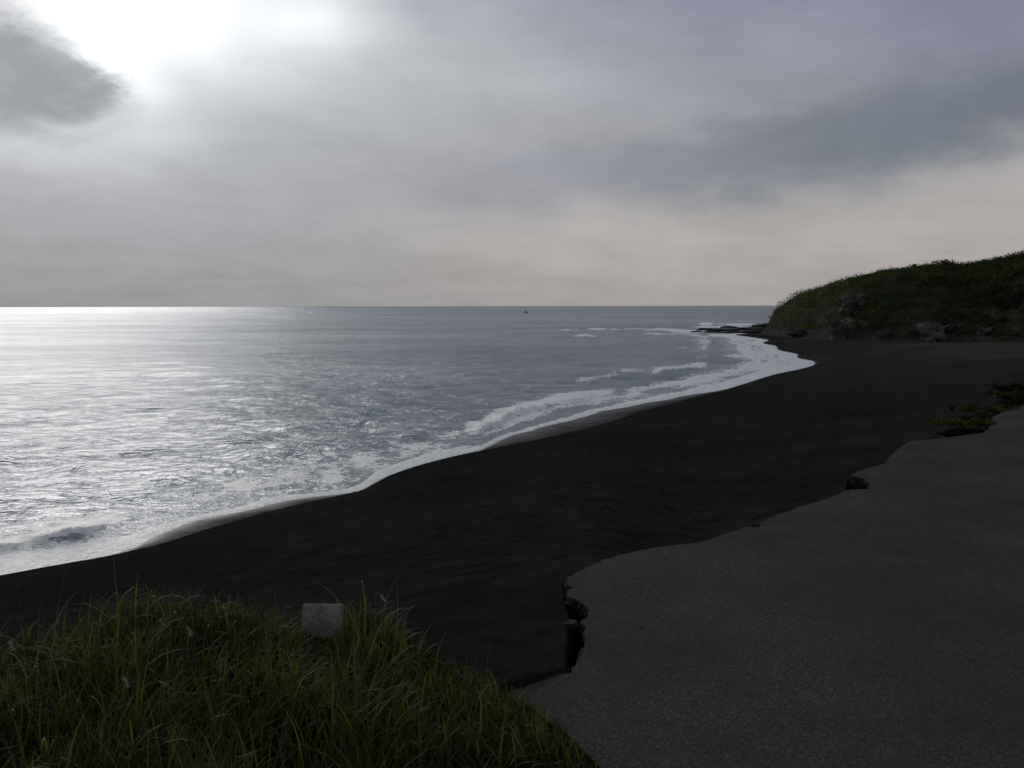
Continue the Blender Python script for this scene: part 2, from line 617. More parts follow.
nb.put(pb.inputs['Normal'], nmix.outputs[1])

# --- asphalt
M_asph, nb, pb, _ = mat('worn_asphalt')
pos = nb.new('ShaderNodeNewGeometry').outputs['Position']
vo = nb.new('ShaderNodeTexVoronoi')
nb.put(vo.inputs['Vector'], pos)
vo.inputs['Scale'].default_value = 125
vc = nb.new('ShaderNodeSeparateXYZ')
nb.put(vc.inputs[0], vo.outputs['Color'])
stone = nb.sstep(vc.outputs[0], 0.3, 1.0)
patchy = nb.noise(pos, 0.6, 5, 0.65)
blot = nb.noise(pos, 4.0, 5, 0.7)
c0 = nb.mix(stone, (0.046, 0.0465, 0.042), (0.088, 0.0865, 0.078))
rare = nb.sstep(vc.outputs[1], 0.985, 1.0)
c0 = nb.mix(nb.m('MULTIPLY', rare, 0.6), c0, (0.26, 0.25, 0.23))
c0 = nb.mix(nb.sstep(patchy, 0.35, 0.65, 0.0, 0.6), c0, (0.032, 0.032, 0.029))
c0 = nb.mix(nb.sstep(blot, 0.5, 0.75, 0.0, 0.45), c0, (0.075, 0.073, 0.067))
nb.put(pb.inputs['Base Color'], c0)
pb.inputs['Roughness'].default_value = 0.95
pb.inputs['Specular IOR Level'].default_value = 0.02
hgt = nb.m('ADD', nb.m('MULTIPLY', vo.outputs['Distance'], -1.0), nb.m('MULTIPLY', nb.noise(pos, 30, 4, 0.7), 1.0))
nb.put(pb.inputs['Normal'], bump(nb, hgt, 0.6, 0.004))

# --- sea
M_sea, nb, pb, out = mat('sea_water')
t_ = M_sea.node_tree
t_.nodes.remove(pb)
pos = nb.new('ShaderNodeNewGeometry').outputs['Position']
foam_d = attr(nb, 'foam')
milk = attr(nb, 'milk')
mp = nb.new('ShaderNodeMapping')
nb.put(mp.inputs[0], pos)
mp.inputs['Rotation'].default_value = (0, 0, math.radians(28))
mp.inputs['Scale'].default_value = (0.55, 1.0, 1.0)
wpos = mp.outputs[0]
h1 = nb.noise(wpos, 0.28, 3, 0.6, 0.6)
h2 = nb.noise(wpos, 1.1, 4, 0.65, 0.8)
h3 = nb.noise(wpos, 4.5, 3, 0.65, 0.5)
h0 = nb.noise(wpos, 0.03, 4, 0.6, 0.4)
bp = bump(nb, h0, 1.0, 2.2)
bp = bump(nb, h1, 1.0, 0.85, bp)
bp = bump(nb, h2, 1.0, 0.34, bp)
bp = bump(nb, h3, 1.0, 0.11, bp)
gl = nb.new('ShaderNodeBsdfGlossy')
gl.inputs['Roughness'].default_value = 0.145
gl.inputs['Color'].default_value = (0.91, 0.93, 0.98, 1)
nb.put(gl.inputs['Normal'], bp)
body = nb.new('ShaderNodeBsdfDiffuse')
gust = nb.noise(pos, 0.012, 4, 0.6)
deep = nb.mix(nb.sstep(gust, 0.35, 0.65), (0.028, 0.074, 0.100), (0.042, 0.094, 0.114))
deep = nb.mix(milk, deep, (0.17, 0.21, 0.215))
nb.put(body.inputs['Color'], deep)
fr = nb.new('ShaderNodeFresnel')
fr.inputs['IOR'].default_value = 1.333
nb.put(fr.inputs['Normal'], bp)
pat = nb.noise(wpos, 0.035, 9, 0.68, 0.5)
pat2 = nb.noise(wpos, 0.006, 5, 0.6, 0.3)
ff = nb.m('MINIMUM', nb.m('MULTIPLY', fr.outputs[0], 0.95), 0.47)
ff = nb.m('MULTIPLY', ff, nb.m('ADD', nb.sstep(pat, 0.3, 0.7, 0.82, 1.08), nb.sstep(pat2, 0.35, 0.65, -0.10, 0.10)))
water = nb.new('ShaderNodeMixShader')
nb.put(water.inputs[0], ff)
t_.links.new(body.outputs[0], water.inputs[1])
t_.links.new(gl.outputs[0], water.inputs[2])
# foam: lace broken up by noise
fn1 = nb.noise(pos, 1.6, 7, 0.68, 1.2)
fn2 = nb.noise(pos, 0.35, 5, 0.6, 0.8)
fv = nb.new('ShaderNodeTexVoronoi', feature='DISTANCE_TO_EDGE')
wp2 = nb.new('ShaderNodeVectorMath', operation='ADD')
nb.put(wp2.inputs[0], pos)
nb.put(wp2.inputs[1], nb.vm('MULTIPLY', nb.noise(pos, 1.5, 3, 0.5, color=True), (0.8, 0.8, 0.8)))
nb.put(fv.inputs['Vector'], wp2.outputs[0])
fv.inputs['Scale'].default_value = 1.7
lace = nb.m('SUBTRACT', 0.30, fv.outputs['Distance'])
fsum = nb.m('ADD', nb.m('MULTIPLY', fn1, 0.62), nb.m('ADD', nb.m('MULTIPLY', fn2, 0.30), nb.m('MULTIPLY', lace, 0.42)))
thr = nb.m('SUBTRACT', 0.90, nb.m('MULTIPLY', foam_d, 0.74))
fmask = nb.sstep(nb.m('SUBTRACT', fsum, thr), -0.06, 0.09)
fb = nb.new('ShaderNodeBsdfPrincipled')
nb.put(fb.inputs['Base Color'], nb.mix(nb.sstep(nb.m('ADD', nb.m('MULTIPLY', fn1, 0.5), nb.m('MULTIPLY', nb.noise(pos, 4.0, 6, 0.7), 0.5)), 0.38, 0.58), (0.62, 0.64, 0.65), (0.93, 0.93, 0.92)))
fb.inputs['Roughness'].default_value = 0.32
fb.inputs['Specular IOR Level'].default_value = 0.9
nb.put(fb.inputs['Normal'], bump(nb, nb.m('ADD', fn1, nb.noise(pos, 7, 4, 0.65)), 0.8, 0.12))
fin = nb.new('ShaderNodeMixShader')
nb.put(fin.inputs[0], fmask)
t_.links.new(water.outputs[0], fin.inputs[1])
t_.links.new(fb.outputs[0], fin.inputs[2])
t_.links.new(fin.outputs[0], out.inputs[0])

# --- headland rock and soil
M_head, nb, pb, _ = mat('headland_rock')
pos = nb.new('ShaderNodeNewGeometry').outputs['Position']
mp = nb.new('ShaderNodeMapping')
nb.put(mp.inputs[0], pos)
mp.inputs['Scale'].default_value = (1, 1, 2.6)
c0 = nb.ramp(nb.noise(mp.outputs[0], 0.25, 8, 0.65), [(0.30, (0.014, 0.013, 0.011)), (0.52, (0.030, 0.026, 0.022)), (0.75, (0.080, 0.062, 0.052))])
veg = nb.sstep(nb.noise(pos, 0.12, 5, 0.6), 0.40, 0.58)
c0 = nb.mix(nb.m('MULTIPLY', veg, attr(nb, 'veg')), c0, (0.030, 0.042, 0.016))
nb.put(pb.inputs['Base Color'], c0)
pb.inputs['Roughness'].default_value = 0.95
pb.inputs['Specular IOR Level'].default_value = 0.15
nb.put(pb.inputs['Normal'], bump(nb, nb.noise(mp.outputs[0], 0.9, 8, 0.7), 1.0, 1.0))


def rock_mat(name, a, b_, scale):
    m_, nb, pb, _ = mat(name)
    pos = nb.new('ShaderNodeNewGeometry').outputs['Position']
    nb.put(pb.inputs['Base Color'], nb.mix(nb.sstep(nb.noise(pos, scale, 7, 0.68), 0.35, 0.68), a, b_))
    pb.inputs['Roughness'].default_value = 0.85
    pb.inputs['Specular IOR Level'].default_value = 0.25
    nb.put(pb.inputs['Normal'], bump(nb, nb.noise(pos, scale * 3, 7, 0.7), 0.9, 0.5 / scale))
    return m_


M_reef = rock_mat('wet_reef_rock', (0.018, 0.018, 0.018), (0.05, 0.048, 0.044), 0.8)
M_out = rock_mat('brown_outcrop_rock', (0.040, 0.034, 0.030), (0.135, 0.108, 0.092), 0.5)
M_conc = rock_mat('weathered_concrete', (0.12, 0.115, 0.105), (0.30, 0.29, 0.27), 14)
M_chunk = rock_mat('broken_asphalt', (0.014, 0.014, 0.013), (0.032, 0.032, 0.030), 18)
M_soil_shade = rock_mat('soil_and_edge_shade', (0.007, 0.0065, 0.005), (0.018, 0.015, 0.011), 9)  # soil of the clumps; also painted shade on the slab sides


def leaf_mat(name, trans=0.35):
    m_, nb, pb, out = mat(name)
    t = m_.node_tree
    cA = attr(nb, 'col', 'Color')
    nb.put(pb.inputs['Base Color'], cA)
    pb.inputs['Roughness'].default_value = 0.55
    pb.inputs['Specular IOR Level'].default_value = 0.22
    tr = nb.new('ShaderNodeBsdfTranslucent')
    nb.put(tr.inputs[0], nb.mix(1.0, cA, (1.25, 1.2, 0.55), 'MULTIPLY'))
    mx = nb.new('ShaderNodeMixShader')
    mx.inputs[0].default_value = trans
    t.links.new(pb.outputs[0], mx.inputs[1])
    t.links.new(tr.outputs[0], mx.inputs[2])
    t.links.new(mx.outputs[0], out.inputs[0])
    return m_


M_grass = leaf_mat('grass_blades', 0.45)
M_leaf = leaf_mat('scrub_leaves', 0.25)
M_leaf.node_tree.nodes['Principled BSDF'].inputs['Specular IOR Level'].default_value = 0.04
M_bark = rock_mat('bark', (0.03, 0.025, 0.018), (0.07, 0.06, 0.045), 6)

# ------------------------------------------------------------------ beach terrain
rs = np.concatenate([np.geomspace(0.4, 2.3, 16), rows(1.75, 470, 800, 1.6)[:0]])
ys = np.concatenate([np.arange(860, 560, -1.5), np.arange(560, 400, -1.5)])
r1 = CAM_Z / np.tan(PITCH + np.arctan((ys - 384) / F))
r1 = r1[(r1 > 2.4) & (r1 < 17)]
# denser where the sand slopes away
r2 = np.concatenate([np.arange(17, 60, 0.35), np.arange(60, 120, 0.7), np.arange(120, 300, 1.5), np.geomspace(302, 40000, 40)])
R_all = np.concatenate([np.geomspace(0.4, 2.38, 14), r1, r2])
gx, gy, nr, na, AA, RR = polar(R_all, 1.6)
zz_, dW, eH = beach_height(gx.ravel(), gy.ravel())
gz = zz_.reshape(gx.shape)
px_, py_ = project(gx.ravel(), gy.ravel(), zz_)
along = fbm(gx.ravel() / 7, gy.ravel() / 7, 77, 3)
wet_w = np.interp(px_, [-200, 100, 150, 370, 440, 500, 600, 700, 770, 810], [0.25, 0.25, 0.4, 0.3, 0.3, 0.5, 0.6, 0.6, 0.6, 0.6])
wetv = np.clip(1 - (dW / (wet_w * 1.5 + along * 0.3)), 0, 1) ** 0.8
wetv = np.clip(wetv * 1.3, 0, 1)
offv = np.maximum(strip(project(gx.ravel(), gy.ravel(), np.full_like(dW, SEA))[0]), 0.3)
wetv = np.where(dW < 0, 0.62 + 0.38 * np.clip(-dW / offv, 0, 1), wetv * 0.62)
far_pale = sm(px_, 640, 800) * sm(dW, 6, 25) * sm(RR.ravel(), 60, 120) * 0.8 * (0.6 + along)  # paler grey-brown sand toward the far right
far_pale += 0.55 * sm(RR.ravel(), 40, 140) * sm(px_, 560, 900) * (0.8 + along)
rdv = sdist(gx.ravel(), gy.ravel(), road)
shaded_soil_v = np.zeros_like(dW)
for cr in (crev1, crev2, crev3):
    shaded_soil_v = np.maximum(shaded_soil_v, sm(sdist(gx.ravel(), gy.ravel(), cr), -0.01, 0.03))  # crevice floors take the soil colour with painted shade
turfv = sm(sdist(gx.ravel(), gy.ravel(), bank), -0.25, 0.05)
shaded_soil_v = np.maximum(shaded_soil_v, (rdv > 0.08) * (1.0 - turfv))
keep = ((dW > -45) | (RR.ravel() > 5e3) & (dW > -1)).reshape(gx.shape)
V = np.stack([gx.ravel(), gy.ravel(), zz_], -1)
Fc = grid_faces(nr, na, keep)
V2, F2, A2 = compact(V, Fc, {'wet': wetv, 'far_pale': np.clip(far_pale, 0, 1), 'shaded_soil': shaded_soil_v, 'turf': turfv})
o = mesh_obj('beach_sand', V2, F2, M_sand, attrs=A2)
tag(o, kind='structure')

# ------------------------------------------------------------------ sea
ys = np.concatenate([np.arange(700, 330, -0.9), np.arange(330, 306.6, -0.45)])
RS = (CAM_Z - SEA) / np.tan(PITCH + np.arctan((ys - 384) / F))
RS = np.concatenate([np.geomspace(10, RS[0] * 0.98, 12), RS[RS < 12000], np.geomspace(13000, 60000, 12)])
sx, sy, nr, na, AA, RR = polar(RS, 1.5)
sxr, syr = sx.ravel(), sy.ravel()
ds = -sdist(sxr, syr, land)      # distance offshore
pxs, pys = project(sxr, syr, np.full_like(sxr, SEA))
offs = np.where(syr > 3, strip(pxs), 0.0)
ds = ds - offs + (0.35 * fbm(sxr / 1.2, syr / 1.2, 123, 3) + 1.1 * fbm(sxr / 4.5, syr / 4.5, 133, 2)) * sm(offs, 0.0, 1.0)
rr = RR.ravel()
cell = np.gradient(RS)[:, None].repeat(na, 1).ravel()
h = np.zeros_like(sxr)
wr = np.random.default_rng(5)
for i in range(46):
    lam = 0.7 * (10 / 0.7) ** (i / 45.0)
    th = math.radians(-70 + wr.normal(0, 38))
    kx, ky = math.cos(th) * 2 * math.pi / lam, math.sin(th) * 2 * math.pi / lam
    ph = wr.random() * 6.28
    amp = 0.0085 * lam ** 0.62 * 0.75
    q = kx * sxr + ky * syr + ph + 1.2 * fbm(sxr / (lam * 5), syr / (lam * 5), 100 + i, 1) * 2
    fade = 1 - sm(cell, lam * 0.25, lam * 0.5)
    h += amp * (np.sin(q) + 0.25 * np.sin(2 * q + 1.3)) * fade
shoal = sm(ds, 0.3, 7.0)
z = SEA + 0.035 + h * shoal
n_al = fbm(sxr / 6, syr / 6, 61, 3)
n_sm = fbm(sxr / 1.3, syr / 1.3, 71, 4)


def band(x, cx, wl, wr_):
    """asymmetric ridge: steep shoreward (small x), gentle seaward"""
    return np.where(x < cx, np.exp(-((x - cx) / wl) ** 2), np.exp(-((x - cx) / wr_) ** 2))


# breakers running along the shore
c1 = 2.7 + n_al * 1.4
k1 = sm(pxs, 150, 70) if False else (1 - sm(pxs, 70, 175))
roll1 = band(ds, c1, 0.35, 1.2) * k1
z += roll1 * (0.20 + 0.30 * n_sm)
c2 = 3.6 + n_al * 2.0
k2 = sm(pxs, 440, 490) * (1 - sm(pxs, 585, 640))
roll2 = band(ds, c2, 0.45, 1.8) * k2
z += roll2 * (0.24 + 0.35 * n_sm)
c3 = 9.5 + n_al * 3.0
k3 = sm(pxs, 640, 660) * (1 - sm(pxs, 700, 725))
roll3 = band(ds, c3, 0.8, 3.0) * k3
z += roll3 * (0.22 + 0.3 * n_sm)
c4 = 11 + n_al * 4.0
k4 = sm(pxs, 560, 585) * (1 - sm(pxs, 615, 640))
roll4 = band(ds, c4, 0.8, 3.0) * k4 * 0.62
z += roll4 * 0.2
z += 0.10 * band(ds, 6 + n_al * 4, 1.0, 2.5) * (1 - k1) * shoal
z = np.where(ds < 0, SEA + 0.035 + ds * 0.25, z)
z = np.where((ds >= 0) & (ds < 2.5), np.maximum(z, SEA - ds * 0.0 + 0.012), z)

foam = np.zeros_like(sxr)


def add(v):
    global foam
    foam = np.maximum(foam, v)


# white swash sheet next to the sand
sw = np.interp(pxs, [-200, 0, 90, 150, 190, 360, 400, 470, 520, 600, 660, 720, 770, 815], [2.3, 2.2, 1.7, 1.0, 0.25, 0.3, 1.0, 1.5, 0.5, 0.5, 1.2, 1.8, 2.4, 3.5])
stripe = fbm(ds / 1.1, pxs / 30, 201, 4)
stripe2 = fbm(ds / 3.5, pxs / 22, 211, 4)
add(1.0 * (1 - sm(ds, sw * 0.8, sw + 0.35 + n_al)) * (ds > -1) * (sw > 0.2))
# thin line of foam at the very edge
add(0.62 * (1 - sm(ds, 0.05, 0.4)) * (0.75 + 1.2 * fbm(pxs / 14, ds / 2, 301, 3)))
add(0.93 * roll1 + 0.55 * band(ds, c1 + 1.0, 0.5, 2.5) * k1)
# gap of darker water before the first breaker
gap = band(ds, c1 - 0.75, 0.35, 0.25) * k1
foam = foam * (1 - 0.35 * gap)
# broken water between the breakers and the swash
fw = np.interp(pxs, [-200, 60, 150, 260, 360, 430, 520, 600, 680, 730, 800], [7, 7, 6, 5.5, 6.5, 7.5, 5.5, 5, 7.5, 10, 16])
fdn = np.interp(pxs, [-200, 60, 200, 330, 400, 480, 540, 600, 680, 730, 800], [0.38, 0.38, 0.42, 0.50, 0.57, 0.60, 0.56, 0.55, 0.58, 0.50, 0.55])
add((fdn + 0.25 * n_al + 0.75 * stripe + 0.45 * stripe2) * (1 - sm(ds, fw * 0.45, fw * 1.25)) * sm(ds, 0.2, 1.0))
calm = k2 * band(ds, 1.3, 1.0, 0.9)
foam = foam * (1 - 0.8 * calm)
add(0.98 * roll2 + 0.5 * k2 * band(ds, c2 + 1.5, 0.8, 2.0))
add((0.72 + 0.7 * stripe) * roll3)
add(0.85 * roll4)
# long thin trails farther out
add(0.40 * (1 - sm(ds, 8, 34)) * (0.55 + 1.3 * fbm(sxr / 14, syr / 5, 81, 3)) * (1 - sm(rr, 160, 240)))


def patch_f(cx, cy, wx, wy, dn, cut=0.0):
    q = ((pxs - cx) / wx) ** 2 + ((pys - cy) / wy) ** 2
    nz = fbm(pxs / 11, pys / 1.6, int(cx) + int(cy), 4) * 2.6 + 0.05
    add(dn * np.exp(-q ** 1.5) * np.clip(1 + nz - cut, 0, 1.5))


for a_ in [(584, 336, 14, 1.6, 1.0), (605, 329, 22, 1.1, 0.85), (650, 329.5, 40, 1.5, 0.85, 0.15), (688, 331.5, 26, 1.5, 0.95), (665, 334, 30, 1.2, 0.7, 0.2),
           (571, 330, 12, 0.8, 0.75), (706, 324, 9, 1.8, 0.8), (738, 324.5, 22, 1.2, 0.9), (720, 327, 30, 1.2, 0.8), (745, 338.5, 26, 3, 0.85, 0.3), (722, 336, 30, 1.5, 0.9, 0.1),
           (762, 344, 24, 3.0, 0.85, 0.25), (785, 352, 22, 4, 0.85, 0.3), (745, 356, 30, 2.0, 0.6, 0.2), (700, 348, 30, 2.0, 0.45, 0.1), (640, 372, 50, 6, 0.35)]:
    patch_f(*a_)
foam = np.clip(foam, 0, 1.0) * (ds > -3)
foam = np.where(foam < 0.93, foam + 0.30 * stripe * foam, foam)
foam = np.clip(foam, 0, 1)
z += 0.02 * sm(foam, 0.5, 0.9) * sm(ds, 0.1, 0.6)
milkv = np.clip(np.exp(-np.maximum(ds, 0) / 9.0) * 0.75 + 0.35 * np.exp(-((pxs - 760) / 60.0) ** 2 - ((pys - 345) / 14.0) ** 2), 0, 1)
z = z - np.where(rr > 3e4, 0, 0)
keep = (ds > -2.5).reshape(sx.shape)
V = np.stack([sxr, syr, z], -1)
Fc = grid_faces(nr, na, keep)
V2, F2, A2 = compact(V, Fc, {'foam': foam, 'milk': milkv})
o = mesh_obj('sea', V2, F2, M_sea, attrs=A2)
tag(o, kind='structure')

# ------------------------------------------------------------------ headland
HR = np.concatenate([np.arange(100, 330, 1.1), np.geomspace(332, 30000, 40)])
azh = np.concatenate([np.degrees(np.arctan((np.arange(745, 1100, 2.0) - 512) / F)), np.linspace(30.7, 100, 120)])
A_, R_ = np.meshgrid(np.radians(azh), HR)
hx, hy = R_ * np.sin(A_), R_ * np.cos(A_)
hd, hg = headland_raw(hx.ravel(), hy.ravel())
hd, hg = hd.reshape(hx.shape), hg.reshape(hx.shape)
sky_px = [(745, 330), (764, 324), (768, 321), (772, 314), (778, 308), (786, 303), (800, 297), (820, 290.5), (850, 283), (880, 275.5), (905, 271.5), (930, 268), (960, 267), (990, 264), (1024, 258), (1100, 250), (1400, 235), (3000, 232)]
sa, se = zip(*[azel(x, y) for x, y in sky_px[:-2]])
sa = list(sa) + [45, 90]
se = list(se) + [4.8, 5.2]
tgt = np.tan(np.radians(np.interp(azh, sa, se)))
scale = np.full(len(azh), 14.0)
BASE = SEA + 0.3
near = (HR < 300)[:, None]
for it in range(12):
    zt = BASE + hg * scale[None, :]
    tane = np.where((hd > 0) & near, (zt - CAM_Z) / R_, -9)
    k = np.argmax(tane, 0)
    mt = tane[k, np.arange(len(azh))]
    rk = HR[k]
    gk = hg[k, np.arange(len(azh))]
    need = (tgt - mt) * rk / np.maximum(gk, 0.15)
    scale = np.clip(scale + need * 0.7, 0.5, 60)
ker = np.array([1, 2, 3, 2, 1]) / 9.0
scale = np.convolve(np.pad(scale, 2, mode='edge'), ker, 'valid')
far_fall = 1.0 - 0.35 * sm(R_, 300, 700)
hz = BASE - 1.2 + sm(hd, -3, 0.5) * 1.2 + hg * scale[None, :] * far_fall
strat = 0.35 * np.sin(hz * 3.1 + 2 * fbm(hx / 8, hy / 8, 14, 2)) * sm(hd, 0, 2) * (1 - sm(hd, 9, 16))
veg_a = sm(hz, SEA + 3.0, SEA + 6.0)
V = np.stack([hx.ravel(), hy.ravel(), (hz + strat).ravel()], -1)
Fc = grid_faces(len(HR), len(azh), hd > -2.5)
V2, F2, A2 = compact(V, Fc, {'veg': veg_a.ravel()})
o = mesh_obj('headland', V2, F2, M_head, attrs=A2)
tag(o, kind='structure')


def head_z(x, y):
    """height of the headland surface"""
    r = math.hypot(x, y)
    a = math.degrees(math.atan2(x, y))
    i = np.searchsorted(HR, r) - 1
    j = np.searchsorted(azh, a) - 1
    if i < 0 or j < 0 or i >= len(HR) - 1 or j >= len(azh) - 1:
        return None
    u = (r - HR[i]) / (HR[i + 1] - HR[i])
    v = (a - azh[j]) / (azh[j + 1] - azh[j])
    return ((hz[i, j] * (1 - u) + hz[i + 1, j] * u) * (1 - v) + (hz[i, j + 1] * (1 - u) + hz[i + 1, j + 1] * u) * v)


# scrub covering the headland: leaf-sized cards in uneven clumps, one mass
def leaf_cloud(centres, radii, counts, size, cols, rg):
    """quads spread over/inside ellipsoids. returns verts, faces, colours"""
    n = int(sum(counts))
    idx = np.repeat(np.arange(len(centres)), counts)
    d = rg.normal(size=(n, 3))
    d /= np.linalg.norm(d, axis=1)[:, None]
    rad = rg.random(n) ** 0.35
    p = centres[idx] + d * rad[:, None] * radii[idx]
    nrm_ = d + rg.normal(size=(n, 3)) * 0.7
    nrm_ /= np.linalg.norm(nrm_, axis=1)[:, None]
    t = np.cross(nrm_, rg.normal(size=(n, 3)))
    t /= np.linalg.norm(t, axis=1)[:, None] + 1e-9
    bb = np.cross(nrm_, t)
    s = size[idx] * (0.6 + 0.8 * rg.random(n))
    s1 = s[:, None]
    s2 = (s * (0.45 + 0.4 * rg.random(n)))[:, None]
    v = np.stack([p - t * s1, p - bb * s2, p + t * s1, p + bb * s2], 1).reshape(-1, 3)
    f = np.arange(n * 4).reshape(-1, 4)
    cc = cols[idx] * (0.7 + 0.6 * rg.random(n))[:, None]
    cc = np.concatenate([cc, np.ones((n, 1))], 1).repeat(4, 0)
    return v, f, cc


rg = np.random.default_rng(3)
cen, rad, cnt, siz, cl = [], [], [], [], []
greens = 0.9 * np.array([[0.030, 0.042, 0.014], [0.045, 0.060, 0.018], [0.022, 0.032, 0.014], [0.065, 0.075, 0.022], [0.060, 0.052, 0.028]])
tries = 0
while len(cen) < 3900 and tries < 60000:
    tries += 1
    pxr = rg.uniform(764, 1085)
    rdis = rg.uniform(130, 275)
    x, y = Q(pxr, rdis)
    dh = sdist(np.array([x]), np.array([y]), head)[0]
    if dh < 1.0:
        continue
    zg = head_z(x, y)
    if zg is None or zg < SEA + 1.1:
        continue
    low = zg < SEA + 6.5
    nn_ = fbm(np.array([x / 7.0]), np.array([zg / 3.0 + y / 9.0]), 55, 3)[0]
    if low and nn_ < -0.05 - 0.07 * (zg - SEA - 1.2):
        continue
    s = rg.uniform(0.5, 1.2) * (1 + 0.7 * (rg.random() ** 6)) * (1.15 if not low else 0.8)
    if rg.random() < 0.05:
        s *= 1.35
    cen.append((x, y, zg + s * 0.25))
    rad.append((s * 1.25, s * 1.25, s * rg.uniform(0.6, 0.9)))
    cnt.append(int(75 * s))
    siz.append(0.12 * rg.uniform(0.8, 1.3))
    tone = fbm(np.array([x / 13.0]), np.array([y / 13.0]), 91, 3)[0]
    g = greens[rg.choice(5, p=[0.34, 0.26, 0.22, 0.11, 0.07])]
    # yellower ground scrub near the tip
    yel = float(sm(np.array(pxr), 870, 800)) if False else max(0.0, min(1.0, (865 - pxr) / 70.0))
    g = g * (1 + 1.5 * tone) * (1 - yel * 0.5) + np.array([0.12, 0.115, 0.045]) * yel * 0.6
    cl.append(g)
v, f, cc = leaf_cloud(np.array(cen), np.array(rad), np.array(cnt), np.array(siz), np.array(cl), rg)
o = mesh_obj('headland_scrub', v, f, M_leaf, smooth=False, attrs={'col': cc})
tag(o, 'low dark green scrub covering the slopes and top of the headland', 'scrub', kind='stuff')


# single bushes that stand up on the skyline
def skyline_point(px):
    a = math.degrees(math.atan((px - 512.0) / F))
    j = int(np.argmin(abs(azh - a)))
    tt = np.where((hd[:, j] > 0) & (HR < 300), (hz[:, j] - CAM_Z) / HR, -9)
    i = int(np.argmax(tt))
    return HR[i] * math.sin(math.radians(a)), HR[i] * math.cos(math.radians(a)), hz[i, j]


def tube(pts, r0, r1, n=6):
    pts = [Vector(p) for p in pts]
    vs, fs = [], []
    for i, p in enumerate(pts):
        d = (pts[min(i + 1, len(pts) - 1)] - pts[max(i - 1, 0)]).normalized()
        a = d.orthogonal().normalized()
        c_ = d.cross(a)
        r = r0 + (r1 - r0) * i / (len(pts) - 1)
        for k in range(n):
            th = 2 * math.pi * k / n
            vs.append(p + (a * math.cos(th) + c_ * math.sin(th)) * r)
    for i in range(len(pts) - 1):
        for k in range(n):
            fs.append((i * n + k, i * n + (k + 1) % n, (i + 1) * n + (k + 1) % n, (i + 1) * n + k))
    fs.append(tuple(range(n))[::-1])
    fs.append(tuple((len(pts) - 1) * n + k for k in range(n)))
    return vs, fs


def bush(name, px, hgt, wid, label, lobes, seed, stemmy=0.25, green=(0.030, 0.044, 0.016), cat='bush'):
    x, y, zb = skyline_point(px)
    root = empty(name, (x, y, zb - 0.15))
    tag(root, label, cat, 'bushes standing on the headland skyline')
    rq = np.random.default_rng(seed)
    cs, rd, ct, sz, cq = [], [], [], [], []
    stems_v, stems_f = [], []
    for i in range(lobes):
        ox = rq.uniform(-0.5, 0.5) * wid * 0.8
        oy = rq.uniform(-0.5, 0.5) * wid * 0.8
        oz = hgt * rq.uniform(stemmy + 0.15, 0.85) * (1 - 0.5 * abs(ox) / (wid * 0.5 + 1e-6))
        rr_ = wid * rq.uniform(0.16, 0.28)
        cs.append((ox, oy, oz))
        rd.append((rr_, rr_, rr_ * 0.75))
        ct.append(70)
        sz.append(0.14)
        cq.append(np.array(green) * rq.uniform(0.7, 1.3))
        v_, f_ = tube([(ox * 0.1, oy * 0.1, -0.3), (ox * 0.4, oy * 0.4, oz * 0.5), (ox, oy, oz)], 0.07, 0.025)
        stems_f += [tuple(k + len(stems_v) for k in ff_) for ff_ in f_]
        stems_v += v_
    v_, f_, c_ = leaf_cloud(np.array(cs), np.array(rd), np.array(ct), np.array(sz), np.array(cq), rq)
    mesh_obj('foliage', v_, f_, M_leaf, root, False, {'col': c_})
    mesh_obj('stem', [tuple(q) for q in stems_v], stems_f, M_bark, root)
    return root


bush('round_bush', 943, 2.0, 4.4, 'broad rounded dark bush forming the highest hump on the headland skyline', 16, 1, 0.0)
bush('sapling', 912, 1.7, 1.3, 'thin leaning sapling just left of the rounded bush on the skyline', 4, 2, 0.5, cat='sapling')
bush('low_bush', 903, 1.0, 2.0, 'low dark bush on the skyline left of the thin sapling', 6, 3)
bush('spindly_bush', 838, 1.2, 1.5, 'spindly open bush on the sloping skyline above the brown outcrop', 5, 4, 0.4)
bush('spindly_bush', 825, 0.9, 1.0, 'smallest spindly bush, nearest the seaward tip on the sloping skyline', 4, 5, 0.4)
bush('low_bush', 852, 0.9, 1.8, 'low dense bush on the sloping skyline right of the spindly bushes', 6, 6)
bush('low_bush', 872, 0.8, 2.0, 'low flat bush midway along the headland skyline', 6, 7)
bush('tall_shrub', 1022, 1.8, 1.6, 'upright shrub on the skyline at the right edge of the picture', 6, 8, 0.2, cat='shrub')


# ------------------------------------------------------------------ rocks
def rock_mesh(sx_, sy_, sz_, seed, sub=4, flat=0.35, rough=0.5, floor=-0.25):
    import bmesh
    bm = bmesh.new()
    bmesh.ops.create_icosphere(bm, subdivisions=sub, radius=1.0)
    off = Vector((seed * 3.1, seed * 1.7, seed * 0.9))
    for v in bm.verts:
        p = v.co.copy()
        n = mnoise.fractal(p * 1.4 + off, 1.0, 2.0, 5)
        cell_ = mnoise.cell(p * 2.3 + off) - 0.5
        v.co = p * (1 + rough * 0.55 * n + 0.14 * cell_)
        if v.co.z > flat:
            v.co.z = flat + (v.co.z - flat) * 0.45
        v.co = Vector((v.co.x * sx_, v.co.y * sy_, max(v.co.z, floor) * sz_))
    me = bpy.data.meshes.new('rock')
    bm.to_mesh(me)
    bm.free()
    return me


def rock(name, loc, size, seed, m_, label, group=None, cat='rock', rz=0.0, **kw):
    me = rock_mesh(*size, seed, **kw)
    me.name = name
    me.materials.append(m_)
    o = bpy.data.objects.new(name, me)
    o.location = loc
    o.rotation_euler = (0, 0, rz)
    col.objects.link(o)
    tag(o, label, cat, group)
    return o


